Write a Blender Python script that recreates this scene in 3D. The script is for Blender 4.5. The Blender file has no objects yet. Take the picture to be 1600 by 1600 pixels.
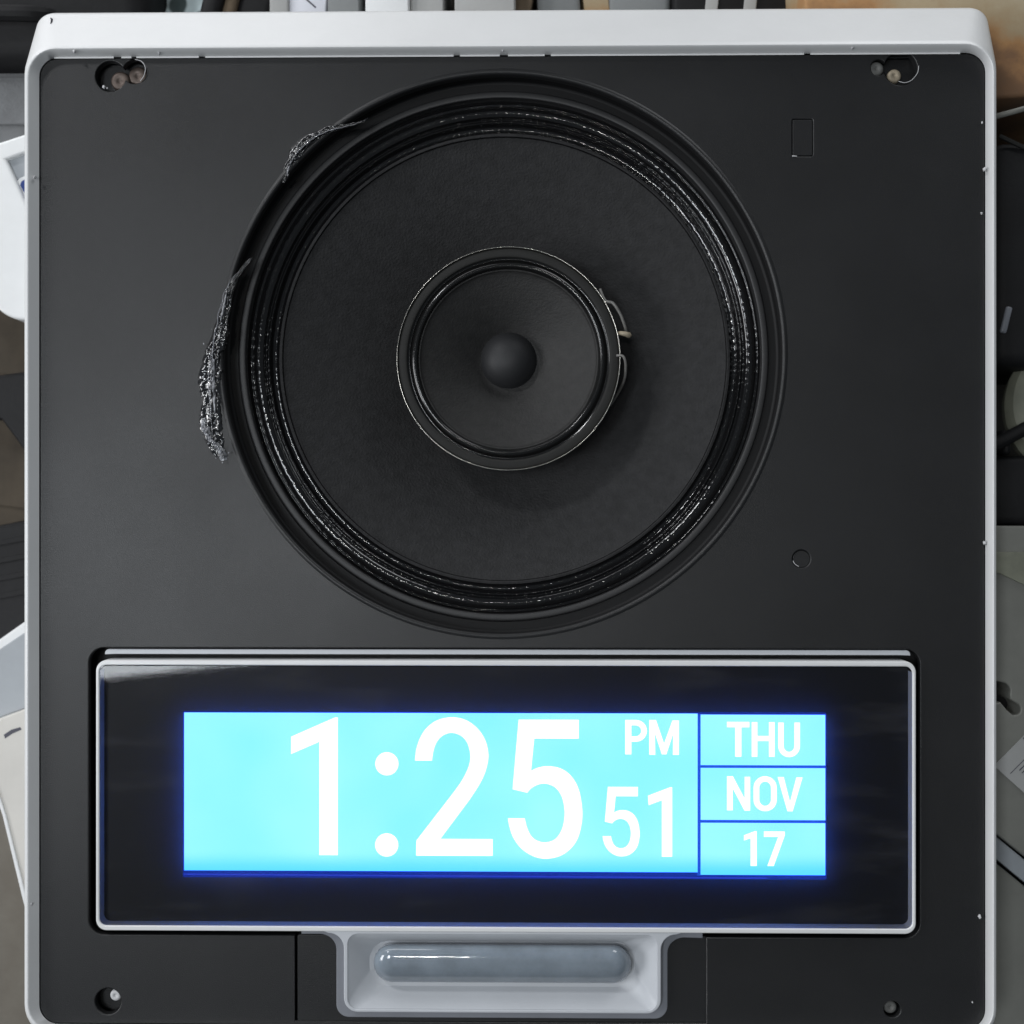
import bpy, bmesh, math, random
from mathutils import Vector, Matrix, noise as mnoise
R = math.radians
random.seed(7)
scene = bpy.context.scene
COL = scene.collection

# ------------------------------------------------------------------ camera, light, exposure
K = 0.00025          # metres per photo pixel on the black front panel (z = 0)
D = 0.43             # camera height above that panel
TABLE = -0.10
yaw = R(0.7)
cam_d = bpy.data.cameras.new("camera")
cam = bpy.data.objects.new("camera", cam_d)
COL.objects.link(cam)
cam.location = (D * math.sin(yaw) + 0.0008, 0, D * math.cos(yaw))
cam.rotation_euler = (0, yaw, 0)
cam_d.sensor_width = 36
cam_d.lens = 36 * (D / K) / 1600
cam_d.clip_start, cam_d.clip_end = 0.01, 50
cam_d.dof.use_dof = True
cam_d.dof.focus_distance = D - 0.002
cam_d.dof.aperture_fstop = 9
scene.camera = cam

world = bpy.data.worlds.new("World")
scene.world = world
world.use_nodes = True
world.node_tree.nodes["Background"].inputs[0].default_value = (0.80, 0.90, 1.0, 1)
world.node_tree.nodes["Background"].inputs[1].default_value = 0.125

def area(name, loc, target, sx, sy, power, color):
    ld = bpy.data.lights.new(name, 'AREA')
    ld.shape = 'RECTANGLE'; ld.size = sx; ld.size_y = sy
    ld.energy = power; ld.color = color
    o = bpy.data.objects.new(name, ld); COL.objects.link(o)
    o.location = loc
    o.rotation_euler = (Vector(target) - Vector(loc)).to_track_quat('-Z', 'Y').to_euler()
    return o
area("lamp_upper_left", (-1.08, 1.30, 1.05), (0, 0, 0), 0.22, 0.18, 9, (0.97, 0.98, 1.0))
area("ceiling_tube", (-0.22, 0.06, 2.0), (-0.22, 0.06, 0), 0.20, 0.012, 3.4, (1.0, 0.99, 0.95))
area("ceiling_panel_left", (-0.56, -0.04, 1.30), (-0.13, -0.01, 0), 0.42, 0.28, 5.7, (0.90, 0.95, 1.0))
area("window_left", (-1.75, -0.10, 0.85), (0, 0, 0), 0.9, 0.6, 16, (0.97, 0.98, 1.0))
area("window_back", (-1.30, 2.4, 0.25), (-0.1, 0.2, 0), 2.1, 1.2, 22, (0.98, 0.98, 1.0))
area("added_fill_back_right", (1.1, 2.3, 0.7), (0.1, 0.2, 0), 1.0, 1.0, 15, (0.96, 0.98, 1.0))  # fill light added to lift the right end of the sloping top

scene.view_settings.view_transform = 'Standard'
scene.view_settings.look = 'None'
scene.view_settings.exposure = 0
scene.view_settings.gamma = 1
scene.render.engine = 'CYCLES'
scene.cycles.use_denoising = True
scene.cycles.max_bounces = 8
scene.cycles.sample_clamp_indirect = 4

# ------------------------------------------------------------------ helpers
def W(px, py, z=0.0):
    s = K * (D - z) / D
    return Vector(((px - 800) * s, (800 - py) * s, z))

def link(name, mesh, mat, parent=None, smooth=True):
    o = bpy.data.objects.new(name, mesh)
    COL.objects.link(o)
    if mat is not None:
        mesh.materials.append(mat)
    if smooth:
        for p in mesh.polygons:
            p.use_smooth = True
    if parent is not None:
        o.parent = parent
        if parent.type == 'EMPTY':
            o.matrix_parent_inverse = Matrix.Translation(-Vector(parent.location))
    return o

def sharpen(mesh, deg=35):
    bm = bmesh.new(); bm.from_mesh(mesh)
    for e in bm.edges:
        if len(e.link_faces) == 2 and e.calc_face_angle(0) > R(deg):
            e.smooth = False
    bm.to_mesh(mesh); bm.free()
    return mesh

def fix_normals(mesh):
    bm = bmesh.new(); bm.from_mesh(mesh)
    bmesh.ops.recalc_face_normals(bm, faces=bm.faces)
    bm.to_mesh(mesh); bm.free()
    return mesh

def pydata(name, v, f):
    m = bpy.data.meshes.new(name)
    m.from_pydata([tuple(x) for x in v], [], f)
    m.update()
    return m

def tag(o, label=None, cat=None, group=None, kind=None):
    if label: o['label'] = label
    if cat: o['category'] = cat
    if group: o['group'] = group
    if kind: o['kind'] = kind
    return o

def empty(name, loc, label, cat, group=None, rz=0):
    o = bpy.data.objects.new(name, None)
    o.empty_display_size = 0.02
    COL.objects.link(o)
    o.location = loc
    o.rotation_euler = (0, 0, rz)
    return tag(o, label, cat, group)

def rr2(L, T, Rr, B, r, n=8):
    """rounded rectangle in photo pixels, a list of (px, py)"""
    out = []
    for cx, cy, a0 in ((Rr - r, T + r, -90), (Rr - r, B - r, 0), (L + r, B - r, 90), (L + r, T + r, 180)):
        for i in range(n + 1):
            a = R(a0 + 90 * i / n)
            out.append((cx + r * math.cos(a), cy + r * math.sin(a)))
    return out

def arc0(cx, cy, r, a0, a1, n=8):
    return [(cx + r * math.cos(R(a0 + (a1 - a0) * i / n)), cy + r * math.sin(R(a0 + (a1 - a0) * i / n))) for i in range(n + 1)]

def circ2(cx, cy, r, n=48):
    return [(cx + r * math.cos(2 * math.pi * i / n), cy + r * math.sin(2 * math.pi * i / n)) for i in range(n)]

def two_circles(c1, r1, c2, r2, n=64):
    """outline of two overlapping round holes"""
    cx, cy = (c1[0] + c2[0]) / 2, (c1[1] + c2[1]) / 2
    out = []
    for i in range(n):
        a = 2 * math.pi * i / n
        d = Vector((math.cos(a), math.sin(a)))
        best = 2.0
        for c, r in ((c1, r1), (c2, r2)):
            p = Vector((cx - c[0], cy - c[1]))
            b = p.dot(d); q = p.dot(p) - r * r
            disc = b * b - q
            if disc > 0:
                best = max(best, -b + math.sqrt(disc))
        out.append((cx + d.x * best, cy + d.y * best))
    return out

def catmull(pts, n=6):
    out = []
    for i in range(len(pts) - 1):
        p0 = pts[max(i - 1, 0)]; p1 = pts[i]; p2 = pts[i + 1]; p3 = pts[min(i + 2, len(pts) - 1)]
        for k in range(n):
            t = k / n
            o = []
            for a in (0, 1):
                o.append(0.5 * (2 * p1[a] + (-p0[a] + p2[a]) * t + (2 * p0[a] - 5 * p1[a] + 4 * p2[a] - p3[a]) * t * t
                                + (-p0[a] + 3 * p1[a] - 3 * p2[a] + p3[a]) * t ** 3))
            out.append(tuple(o))
    out.append(pts[-1])
    return out

def plate_mesh(loops, z0, z1, bevel=0.0, segs=2, px=True):
    """a plate with holes between heights z0 and z1; loops are photo-pixel outlines lying on its upper face"""
    cu = bpy.data.curves.new("tmp", 'CURVE')
    cu.dimensions = '2D'; cu.fill_mode = 'BOTH'
    cu.extrude = max((z1 - z0) / 2 - bevel, 0)
    cu.bevel_depth = bevel; cu.bevel_resolution = segs
    cu.offset = -bevel
    for lp in loops:
        pts = [W(x, y, z1) if px else Vector((x, y, 0)) for x, y in lp]
        sp = cu.splines.new('POLY')
        sp.points.add(len(pts) - 1)
        for i, p in enumerate(pts):
            sp.points[i].co = (p.x, p.y, 0, 1)
        sp.use_cyclic_u = True
    o = bpy.data.objects.new("tmp", cu); COL.objects.link(o)
    dg = bpy.context.evaluated_depsgraph_get()
    me = bpy.data.meshes.new_from_object(o.evaluated_get(dg))
    me.materials.clear()
    bpy.data.objects.remove(o); bpy.data.curves.remove(cu)
    bm = bmesh.new(); bm.from_mesh(me)
    bmesh.ops.remove_doubles(bm, verts=bm.verts, dist=1e-7)
    bmesh.ops.translate(bm, verts=bm.verts, vec=(0, 0, (z0 + z1) / 2))
    bmesh.ops.recalc_face_normals(bm, faces=bm.faces)
    for e in bm.edges:
        fl = [abs(q.normal.z) > 0.9995 for q in e.link_faces]
        if len(fl) == 2 and fl[0] != fl[1]: e.smooth = False
    bm.to_mesh(me); bm.free()
    return sharpen(me, 40)

def plate(name, loops, z0, z1, mat, parent=None, bevel=0.0, segs=2, px=True):
    return link(name, plate_mesh(loops, z0, z1, bevel, segs, px), mat, parent)

def loft(loops, close_last=False, close_first=False):
    n = len(loops[0]); v = [p for lp in loops for p in lp]; f = []
    for i in range(len(loops) - 1):
        for k in range(n):
            f.append((i * n + k, i * n + (k + 1) % n, (i + 1) * n + (k + 1) % n, (i + 1) * n + k))
    if close_last: f.append(tuple(range((len(loops) - 1) * n, len(loops) * n)))
    if close_first: f.append(tuple(range(n))[::-1])
    return fix_normals(pydata("loft", v, f))

def lathe(prof, c, n=160, cz=0.0):
    """prof: (radius in photo px, z); turned about the axis through photo point c"""
    C0 = W(c[0], c[1], cz)
    v, f = [], []
    for r, z in prof:
        rr = r * K * (D - z) / D
        if r < 1e-6:
            v.append((C0.x, C0.y, z)); continue
        for k in range(n):
            a = 2 * math.pi * k / n
            v.append((C0.x + rr * math.cos(a), C0.y + rr * math.sin(a), z))
    idx, s = [], 0
    for r, z in prof:
        idx.append((s, 1 if r < 1e-6 else n)); s += idx[-1][1]
    for i in range(len(prof) - 1):
        (a, na), (b, nb) = idx[i], idx[i + 1]
        for k in range(n):
            k2 = (k + 1) % n
            if na == 1: f.append((a, b + k2, b + k))
            elif nb == 1: f.append((a + k, a + k2, b))
            else: f.append((a + k, a + k2, b + k2, b + k))
    return pydata("lathe", v, f)

def sprof(prof, n=4):
    return [(max(a, 0), b) for a, b in catmull(prof, n)]

def tube(pts, rad, n=8):
    v, f = [], []
    P = [Vector(p) for p in pts]
    for i, p in enumerate(P):
        t = (P[min(i + 1, len(P) - 1)] - P[max(i - 1, 0)]).normalized()
        u = t.cross(Vector((0.13, 0.2, 1))).normalized(); w = t.cross(u)
        r = rad[i] if isinstance(rad, (list, tuple)) else rad
        for k in range(n):
            a = 2 * math.pi * k / n
            v.append(p + u * math.cos(a) * r + w * math.sin(a) * r)
    for i in range(len(P) - 1):
        for k in range(n):
            f.append((i * n + k, i * n + (k + 1) % n, (i + 1) * n + (k + 1) % n, (i + 1) * n + k))
    f.append(tuple(range(n))[::-1]); f.append(tuple(range((len(P) - 1) * n, len(P) * n)))
    return fix_normals(pydata("tube", v, f))

def curve3(pts, n=8):
    P = [Vector(p) for p in pts]
    xy = catmull([(p.x, p.y) for p in P], n); zz = catmull([(p.z, 0) for p in P], n)
    return [Vector((a[0], a[1], b[0])) for a, b in zip(xy, zz)]

def rbox(sx, sy, sz, b=0.002, segs=3, base=True):
    bm = bmesh.new()
    bmesh.ops.create_cube(bm, size=1)
    bmesh.ops.scale(bm, verts=bm.verts, vec=(sx, sy, sz))
    if base: bmesh.ops.translate(bm, verts=bm.verts, vec=(0, 0, sz / 2))
    if b > 0:
        bmesh.ops.bevel(bm, geom=list(bm.edges), offset=b, segments=segs, affect='EDGES', profile=0.5)
    m = bpy.data.meshes.new("rbox"); bm.to_mesh(m); bm.free()
    return m

def child(name, mesh, mat, parent, loc=(0, 0, 0), rot=(0, 0, 0)):
    """a part in its parent's own coordinates"""
    o = bpy.data.objects.new(name, mesh); COL.objects.link(o)
    if mat: mesh.materials.append(mat)
    for p in mesh.polygons: p.use_smooth = True
    sharpen(mesh)
    o.parent = parent; o.location = loc; o.rotation_euler = rot
    return o

# ------------------------------------------------------------------ materials
def mat(name, col, rough=0.5, spec=0.5, metal=0.0, var=0.0, vscale=40, bump=0.0, bscale=300, coat=0.0,
        speck=0.0, speck_col=(0.3, 0.3, 0.3), speck_scale=900, rvar=0.0, col2=None):
    m = bpy.data.materials.new(name); m.use_nodes = True
    nt = m.node_tree; b = nt.nodes["Principled BSDF"]; N = nt.nodes.new; Lk = nt.links.new
    b.inputs["Base Color"].default_value = (*col, 1)
    b.inputs["Roughness"].default_value = rough
    b.inputs["Specular IOR Level"].default_value = spec
    b.inputs["Metallic"].default_value = metal
    b.inputs["Coat Weight"].default_value = coat
    tc = N("ShaderNodeTexCoord")
    out = None
    if var > 0:
        nz = N("ShaderNodeTexNoise"); nz.inputs["Scale"].default_value = vscale; nz.inputs["Detail"].default_value = 6
        nz.inputs["Roughness"].default_value = 0.65
        Lk(tc.outputs["Object"], nz.inputs["Vector"])
        rp = N("ShaderNodeValToRGB")
        c2 = col2 or tuple(c * (1 - var) for c in col)
        rp.color_ramp.elements[0].position = 0.34; rp.color_ramp.elements[1].position = 0.66
        rp.color_ramp.elements[0].color = (*c2, 1); rp.color_ramp.elements[1].color = (*col, 1)
        Lk(nz.outputs["Fac"], rp.inputs["Fac"]); out = rp.outputs["Color"]
        Lk(out, b.inputs["Base Color"])
    if speck > 0:
        vz = N("ShaderNodeTexVoronoi"); vz.inputs["Scale"].default_value = speck_scale
        Lk(tc.outputs["Object"], vz.inputs["Vector"])
        n2 = N("ShaderNodeTexNoise"); n2.inputs["Scale"].default_value = speck_scale * 0.23
        Lk(tc.outputs["Object"], n2.inputs["Vector"])
        lt = N("ShaderNodeMath"); lt.operation = 'LESS_THAN'; lt.inputs[1].default_value = 0.16
        Lk(vz.outputs["Distance"], lt.inputs[0])
        gt = N("ShaderNodeMath"); gt.operation = 'GREATER_THAN'; gt.inputs[1].default_value = 1 - speck
        Lk(n2.outputs["Fac"], gt.inputs[0])
        mu = N("ShaderNodeMath"); mu.operation = 'MULTIPLY'
        Lk(lt.outputs[0], mu.inputs[0]); Lk(gt.outputs[0], mu.inputs[1])
        mx = N("ShaderNodeMixRGB"); mx.inputs[1].default_value = (*col, 1); mx.inputs[2].default_value = (*speck_col, 1)
        Lk(mu.outputs[0], mx.inputs[0])
        if out: Lk(out, mx.inputs[1])
        Lk(mx.outputs[0], b.inputs["Base Color"])
    if rvar > 0:
        n3 = N("ShaderNodeTexNoise"); n3.inputs["Scale"].default_value = vscale * 0.7; n3.inputs["Detail"].default_value = 5
        Lk(tc.outputs["Object"], n3.inputs["Vector"])
        mr = N("ShaderNodeMapRange"); mr.inputs["To Min"].default_value = rough - rvar; mr.inputs["To Max"].default_value = rough + rvar
        mr.inputs["From Min"].default_value = 0.3; mr.inputs["From Max"].default_value = 0.7
        Lk(n3.outputs["Fac"], mr.inputs["Value"]); Lk(mr.outputs[0], b.inputs["Roughness"])
    if bump > 0:
        n4 = N("ShaderNodeTexNoise"); n4.inputs["Scale"].default_value = bscale; n4.inputs["Detail"].default_value = 3
        Lk(tc.outputs["Object"], n4.inputs["Vector"])
        bp = N("ShaderNodeBump"); bp.inputs["Strength"].default_value = bump; bp.inputs["Distance"].default_value = 0.0006
        Lk(n4.outputs["Fac"], bp.inputs["Height"]); Lk(bp.outputs["Normal"], b.inputs["Normal"])
    return m

def emit(name, col):
    m = bpy.data.materials.new(name); m.use_nodes = True
    nt = m.node_tree; nt.nodes.remove(nt.nodes["Principled BSDF"])
    e = nt.nodes.new("ShaderNodeEmission")
    mx = max(col)
    e.inputs[0].default_value = (*(c / mx for c in col), 1); e.inputs[1].default_value = mx
    nt.links.new(e.outputs[0], nt.nodes["Material Output"].inputs[0])
    return m

M_white = mat("white_plastic", (0.70, 0.705, 0.705), 0.30, 0.5, var=0.05, vscale=25, bump=0.05, bscale=700)
M_panel = mat("black_panel_plastic", (0.0125, 0.0127, 0.0135), 0.42, 0.45, var=0.3, vscale=14, bump=0.16, bscale=3000,
              speck=0.22, speck_col=(0.06, 0.06, 0.065), speck_scale=520, rvar=0.05)
M_ring = mat("black_basket_paint", (0.020, 0.020, 0.021), 0.5, 0.5, bump=0.06, bscale=1500)
M_well = mat("black_moulded_well", (0.007, 0.007, 0.0075), 0.6, 0.25, bump=0.06, bscale=1500)
M_cone = mat("black_paper_cone", (0.021, 0.021, 0.022), 0.75, 0.35, var=0.4, vscale=240, bump=0.55, bscale=1100, speck=0.25, speck_col=(0.06, 0.06, 0.06), speck_scale=700)
M_tcone = mat("grey_black_tweeter_paper", (0.020, 0.0195, 0.019), 0.62, 0.4, var=0.35, vscale=260, bump=0.3, bscale=1100)
M_cap = mat("dust_cap_black", (0.017, 0.0175, 0.019), 0.58, 0.4, bump=0.05, bscale=1500)
M_sur = mat("tarred_cloth_surround", (0.006, 0.006, 0.0065), 0.10, 0.6, bump=0.05, bscale=1500)
M_gloss = mat("gloss_black_rubber", (0.006, 0.006, 0.006), 0.16, 0.6, bump=0.05, bscale=500)
M_tring = mat("grey_card_gasket", (0.017, 0.017, 0.016), 0.7, 0.3, var=0.2, vscale=150)
M_metal = mat("thin_bright_metal", (0.62, 0.60, 0.55), 0.28, 0.5, metal=1.0)
M_glue = mat("black_glossy_glue", (0.007, 0.007, 0.008), 0.10, 1.0, bump=0.12, bscale=1300, coat=0.5)
M_gluepale = mat("torn_pale_glue", (0.46, 0.47, 0.50), 0.2, 0.6, bump=0.6, bscale=700, var=0.8, vscale=420)
M_grey = mat("light_grey_plastic", (0.50, 0.52, 0.55), 0.38, 0.5, var=0.06, vscale=30, bump=0.05, bscale=800)
M_skirt = mat("grey_skirt_plastic", (0.20, 0.21, 0.235), 0.42, 0.5, var=0.1, vscale=60)
M_mask = mat("black_display_mask", (0.0045, 0.0045, 0.006), 0.5, 0.2)
M_liner = mat("matt_black_liner", (0.003, 0.003, 0.003), 0.9, 0.0)
M_screw = mat("zinc_brass_screw", (0.40, 0.34, 0.25), 0.65, 0.5, metal=0.25, var=0.3, vscale=500)
M_wire = mat("grey_lead_wire", (0.16, 0.155, 0.145), 0.35, 0.6, var=0.3, vscale=900)
M_screwd = mat("dark_brown_screw", (0.13, 0.10, 0.085), 0.5, 0.5, metal=0.5, var=0.4, vscale=500)
M_dark = mat("dark_cavity_plastic", (0.010, 0.010, 0.011), 0.6, 0.3)
M_post = mat("grey_moulded_post", (0.11, 0.11, 0.105), 0.6, 0.4)
M_chip = mat("white_plastic_chip", (0.52, 0.52, 0.53), 0.5, 0.4)
M_pen = mat("ink_mark", (0.02, 0.02, 0.03), 0.6, 0.3)
E_cell = emit("cyan_backlight", (0.33, 1.05, 4.6))
E_digit = emit("white_backlight", (1.45, 1.75, 4.8))
E_line = emit("blue_backlight_leak", (0.006, 0.018, 0.24))
E_div = emit("blue_divider", (0.012, 0.075, 0.58))
E_edge = emit("blue_backlight_edge", (0.022, 0.040, 0.50))

def backlight(m, low, high, foot):
    """an edge-lit panel: mottled, and weaker along its bottom edge"""
    nt = m.node_tree; N = nt.nodes.new; Lk = nt.links.new
    e = next(n for n in nt.nodes if n.type == 'EMISSION')
    tc = N("ShaderNodeTexCoord"); nz = N("ShaderNodeTexNoise"); nz.inputs["Scale"].default_value = 16; nz.inputs["Detail"].default_value = 2
    Lk(tc.outputs["Object"], nz.inputs["Vector"])
    mr = N("ShaderNodeMapRange"); mr.inputs["From Min"].default_value = 0.35; mr.inputs["From Max"].default_value = 0.65
    Lk(nz.outputs["Fac"], mr.inputs["Value"])
    m1 = N("ShaderNodeMixRGB"); m1.inputs[1].default_value = (*low, 1); m1.inputs[2].default_value = (*high, 1)
    Lk(mr.outputs[0], m1.inputs[0])
    sp = N("ShaderNodeSeparateXYZ"); Lk(tc.outputs["Object"], sp.inputs[0])
    ft = N("ShaderNodeMapRange"); ft.interpolation_type = 'SMOOTHSTEP'
    y0 = W(0, 1363, -0.0018).y
    ft.inputs["From Min"].default_value = y0; ft.inputs["From Max"].default_value = y0 + 0.0085
    ft.inputs["To Min"].default_value = 1; ft.inputs["To Max"].default_value = 0
    Lk(sp.outputs[1], ft.inputs["Value"])
    m2 = N("ShaderNodeMixRGB"); m2.inputs[2].default_value = (*foot, 1)
    Lk(ft.outputs[0], m2.inputs[0]); Lk(m1.outputs[0], m2.inputs[1]); Lk(m2.outputs[0], e.inputs[0])
    e.inputs[1].default_value = 1.0
backlight(E_cell, (0.29, 1.0, 4.5), (0.40, 1.08, 4.7), (0.13, 0.82, 3.6))

# ice-clear plastic of the light bar: milky and glossy
M_bar = mat("milky_light_bar", (0.23, 0.27, 0.31), 0.06, 0.6, var=0.22, vscale=85, coat=0.4)
M_bar.node_tree.nodes["Principled BSDF"].inputs["Subsurface Weight"].default_value = 0.35
M_bar.node_tree.nodes["Principled BSDF"].inputs["Subsurface Radius"].default_value = (0.004, 0.005, 0.006)
M_bar.node_tree.nodes["Principled BSDF"].inputs["Subsurface Scale"].default_value = 1.0

def glass_mat():
    """thin cover glass with finger smears and a haze added for the screen glow"""
    m = bpy.data.materials.new("display_cover_glass"); m.use_nodes = True
    nt = m.node_tree; N = nt.nodes.new; Lk = nt.links.new
    nt.nodes.remove(nt.nodes["Principled BSDF"])
    out = nt.nodes["Material Output"]
    tr = N("ShaderNodeBsdfTransparent"); gl = N("ShaderNodeBsdfGlossy"); tl = N("ShaderNodeBsdfTranslucent"); df = N("ShaderNodeBsdfDiffuse")
    gl.inputs["Roughness"].default_value = 0.03
    tl.inputs["Color"].default_value = (0.5, 0.62, 1, 1); df.inputs["Color"].default_value = (0.8, 0.8, 0.85, 1)
    tc = N("ShaderNodeTexCoord")
    mp = N("ShaderNodeMapping"); mp.inputs["Rotation"].default_value = (0, 0, R(32)); mp.inputs["Scale"].default_value = (14, 60, 30)
    Lk(tc.outputs["Object"], mp.inputs["Vector"])
    n1 = N("ShaderNodeTexNoise"); n1.inputs["Scale"].default_value = 1.3; n1.inputs["Detail"].default_value = 7; n1.inputs["Roughness"].default_value = 0.6
    Lk(mp.outputs[0], n1.inputs["Vector"])
    r1 = N("ShaderNodeMapRange"); r1.inputs["From Min"].default_value = 0.52; r1.inputs["From Max"].default_value = 0.75
    r1.inputs["To Min"].default_value = 0.0; r1.inputs["To Max"].default_value = 0.018
    Lk(n1.outputs["Fac"], r1.inputs["Value"])
    haze = N("ShaderNodeMixShader"); haze.inputs[0].default_value = 0.05  # blue-tinted translucency added to spread the screen glow
    Lk(tr.outputs[0], haze.inputs[1]); Lk(tl.outputs[0], haze.inputs[2])
    smear = N("ShaderNodeMixShader")
    Lk(r1.outputs[0], smear.inputs[0]); Lk(haze.outputs[0], smear.inputs[1]); Lk(df.outputs[0], smear.inputs[2])
    fr = N("ShaderNodeFresnel"); fr.inputs["IOR"].default_value = 1.45
    fin = N("ShaderNodeMixShader")
    Lk(fr.outputs[0], fin.inputs[0]); Lk(smear.outputs[0], fin.inputs[1]); Lk(gl.outputs[0], fin.inputs[2])
    Lk(fin.outputs[0], out.inputs[0])
    return m
M_glass = glass_mat()

# ------------------------------------------------------------------ bench top
M_table = mat("worn_bench_top", (0.20, 0.185, 0.155), 0.55, 0.4, var=0.5, vscale=9, bump=0.2, bscale=220, col2=(0.115, 0.098, 0.078),
              speck=0.36, speck_col=(0.05, 0.045, 0.04), speck_scale=160)
bench = link("bench_top", rbox(1.7, 1.5, 0.03, 0.004, 2, base=False), M_table)
bench.location = (0.0, 0.05, TABLE - 0.015)
tag(bench, kind='structure')

# ------------------------------------------------------------------ the speaker clock
clock = empty("speaker_clock", (0, 0, TABLE), "white wall speaker with black front and lit blue clock screen, its grille taken off", "speaker clock")

# housing: rim, sloping top, walls and back, one shell
def RW(L, T, Rr, B, r, z, n=8): return [W(x, y, z) for x, y in rr2(L, T, Rr, B, r, n)]
zr = 0.0042
loops = [RW(61, 86.5, 1538.5, 1604, 30, -0.003), RW(60.5, 86, 1539, 1604, 31, 0.0002), RW(45.5, 74.5, 1550, 1615, 42, zr - 0.0006),
         RW(43.8, 73.2, 1551, 1616, 43, zr - 0.0002), RW(42, 72, 1552.2, 1617, 44, zr),
         RW(39.6, 69.5, 1554.4, 1620, 47, zr - 0.0002), RW(37.6, 66, 1556, 1622, 50, zr - 0.0010),
         RW(37.6, 61, 1556, 1624, 50, zr - 0.0022)]
D1 = RW(55, 17, 1543, 1632, 27, -0.0090)
D2 = [p + Vector((0, -0.0012 if p.y < 0 else 0.0012, -0.0022)) for p in D1]
D3 = [Vector((p.x * 0.99, p.y, TABLE + 0.002)) for p in D2]
D4 = [Vector((p.x * 0.985, p.y * 0.995, TABLE)) for p in D2]
def mixl(a, b, t): return [p.lerp(q, t) for p, q in zip(a, b)]
LC = loops[-1]
loops += [mixl(LC, D1, 0.05), mixl(LC, D1, 0.95), D1, D2, mixl(D2, D3, 0.04), D3, D4]
hm = loft(loops, close_last=True)
housing = link("housing", sharpen(hm, 50), M_white, clock)

# thin white strip with gaps along the top of the panel
nicks = [(178, 190), (206, 214), (312, 322), (712, 722), (784, 797), (854, 864), (1258, 1268)]
segs, x0 = [], 84
for a, b in nicks: segs.append((x0, a)); x0 = b
segs.append((x0, 1500))
v, f = [], []
for a, b in segs:
    i = len(v)
    ya = 86.3; yb = 87.9
    for z in (-0.002, 0.0004):
        for (x, y) in ((a, ya - 2), (b, ya - 2), (b, yb), (a, yb)): v.append(W(x, y, z))
    f += [(i + 4, i + 7, i + 6, i + 5), (i, i + 1, i + 5, i + 4), (i + 1, i + 2, i + 6, i + 5), (i + 2, i + 3, i + 7, i + 6), (i + 3, i, i + 4, i + 7)]
top_strip = link("top_strip", fix_normals(pydata("top_strip", v, f)), M_white, housing, smooth=False)

# front panel with its openings
SC = (787, 553)
panel_out = rr2(61.5, 87.5, 1538, 1603, 29)
pocket = (rr2(138, 1013, 1442, 1466, 30)[0:9] +
          [(1442, 1455), (1436, 1464), (1106, 1467), (1106, 1597), (463, 1597), (463, 1463), (160, 1462)])
# pocket outline: display opening with the notch below it
q = rr2(138.5, 1013, 1438, 1463, 24)
pocket = q[0:9] + q[9:18] + [(1106, 1463), (1106, 1597), (463, 1597), (463, 1463)] + q[18:27] + q[27:36]
hole_tl = two_circles((173, 116), 24, (211, 109), 19)
hole_tr = two_circles((1374, 108), 12.5, (1408, 110), 26)
hole_bl = circ2(169, 1568, 20.5, 40)
hole_br = circ2(1395, 1574, 13, 32)
rect_h = rr2(1239.5, 188, 1272, 246, 3, 3)
dot_h = circ2(1254, 873, 14, 32)
panel = plate("front_panel", [panel_out, circ2(SC[0], SC[1], 441, 200), pocket, hole_tl, hole_tr, hole_bl, hole_br, rect_h, dot_h],
              -0.0030, 0.0, M_panel, clock, bevel=0.0004, segs=2)
plate("blank_tab", [rr2(1240.4, 189.0, 1271.1, 244.9, 2, 3)], -0.0026, -0.0002, M_panel, panel, bevel=0.0002)
plate("blank_plug", [circ2(1254, 873, 13.4, 32)], -0.0030, -0.0008, M_panel, panel, bevel=0.0002)
plate("trim_panel", [rr2(467, 1461.5, 1107, 1604, 4, 4), rr2(555, 1465, 1021, 1572, 18)], -0.0046, -0.0006, M_panel, clock, bevel=0.0003)
back = plate("inner_baffle", [rr2(64, 90, 1536, 1602, 20), circ2(SC[0], SC[1], 455, 96)], -0.0125, -0.0100, M_dark, clock)

# screw recesses and what is seen in them
def cup(outline, depth, parent=panel):
    top = [W(x, y, -0.0028) for x, y in outline]
    cx = sum(p.x for p in top) / len(top); cy = sum(p.y for p in top) / len(top)
    bot = [Vector((cx + (p.x - cx) * 0.93, cy + (p.y - cy) * 0.93, -depth)) for p in top]
    return link("screw_recess", sharpen(loft([top, bot], close_last=True), 30), M_panel, parent)
for hl, dp in ((hole_tl, 0.0050), (hole_tr, 0.0050), (hole_bl, 0.0052), (hole_br, 0.0050)):
    cup(hl, dp)
def screw(px, py, r, z, m):
    s = lathe([(0, z - 0.0002), (r * 0.25, z - 0.0002), (r * 0.3, z), (r * 0.82, z), (r, z - 0.0006), (r, z - 0.003)], (px, py), 24)
    return link("screw", fix_normals(s), m, clock)
screw(184, 119, 15, -0.0026, M_screwd); screw(212, 111, 15, -0.0030, M_screwd)
screw(1402, 117, 10.5, -0.0024, M_screw); screw(1372.5, 108, 11, -0.0012, M_post)
screw(179, 1561, 9.0, -0.0012, M_chip); screw(1394, 1573, 10, -0.0012, M_post)
# thin pale lips beside the holes
def lip(pts, r, m=M_chip, name="pale_lip"):
    return link(name, tube(curve3([W(*p) for p in pts], 6), r, 6), m, panel)
lip([(212, 90, 0.0004), (222, 93, 0.0008), (228, 103, 0.0009), (226, 115, 0.0007), (220, 124, 0.0003)], 0.00016)
lip([(1405, 130, 0.0001), (1415, 132, 0.0003), (1425, 128, 0.0003), (1434, 117, 0.0002), (1436, 106, 0.0001)], 0.00013)
lip([(1241, 876, 0.0001), (1244, 881, 0.0002), (1250, 885, 0.0002)], 0.00013)
lip([(1240, 245.5, 0.0001), (1242, 245.5, 0.0003), (1247, 246, 0.0001)], 0.00022)

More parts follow.
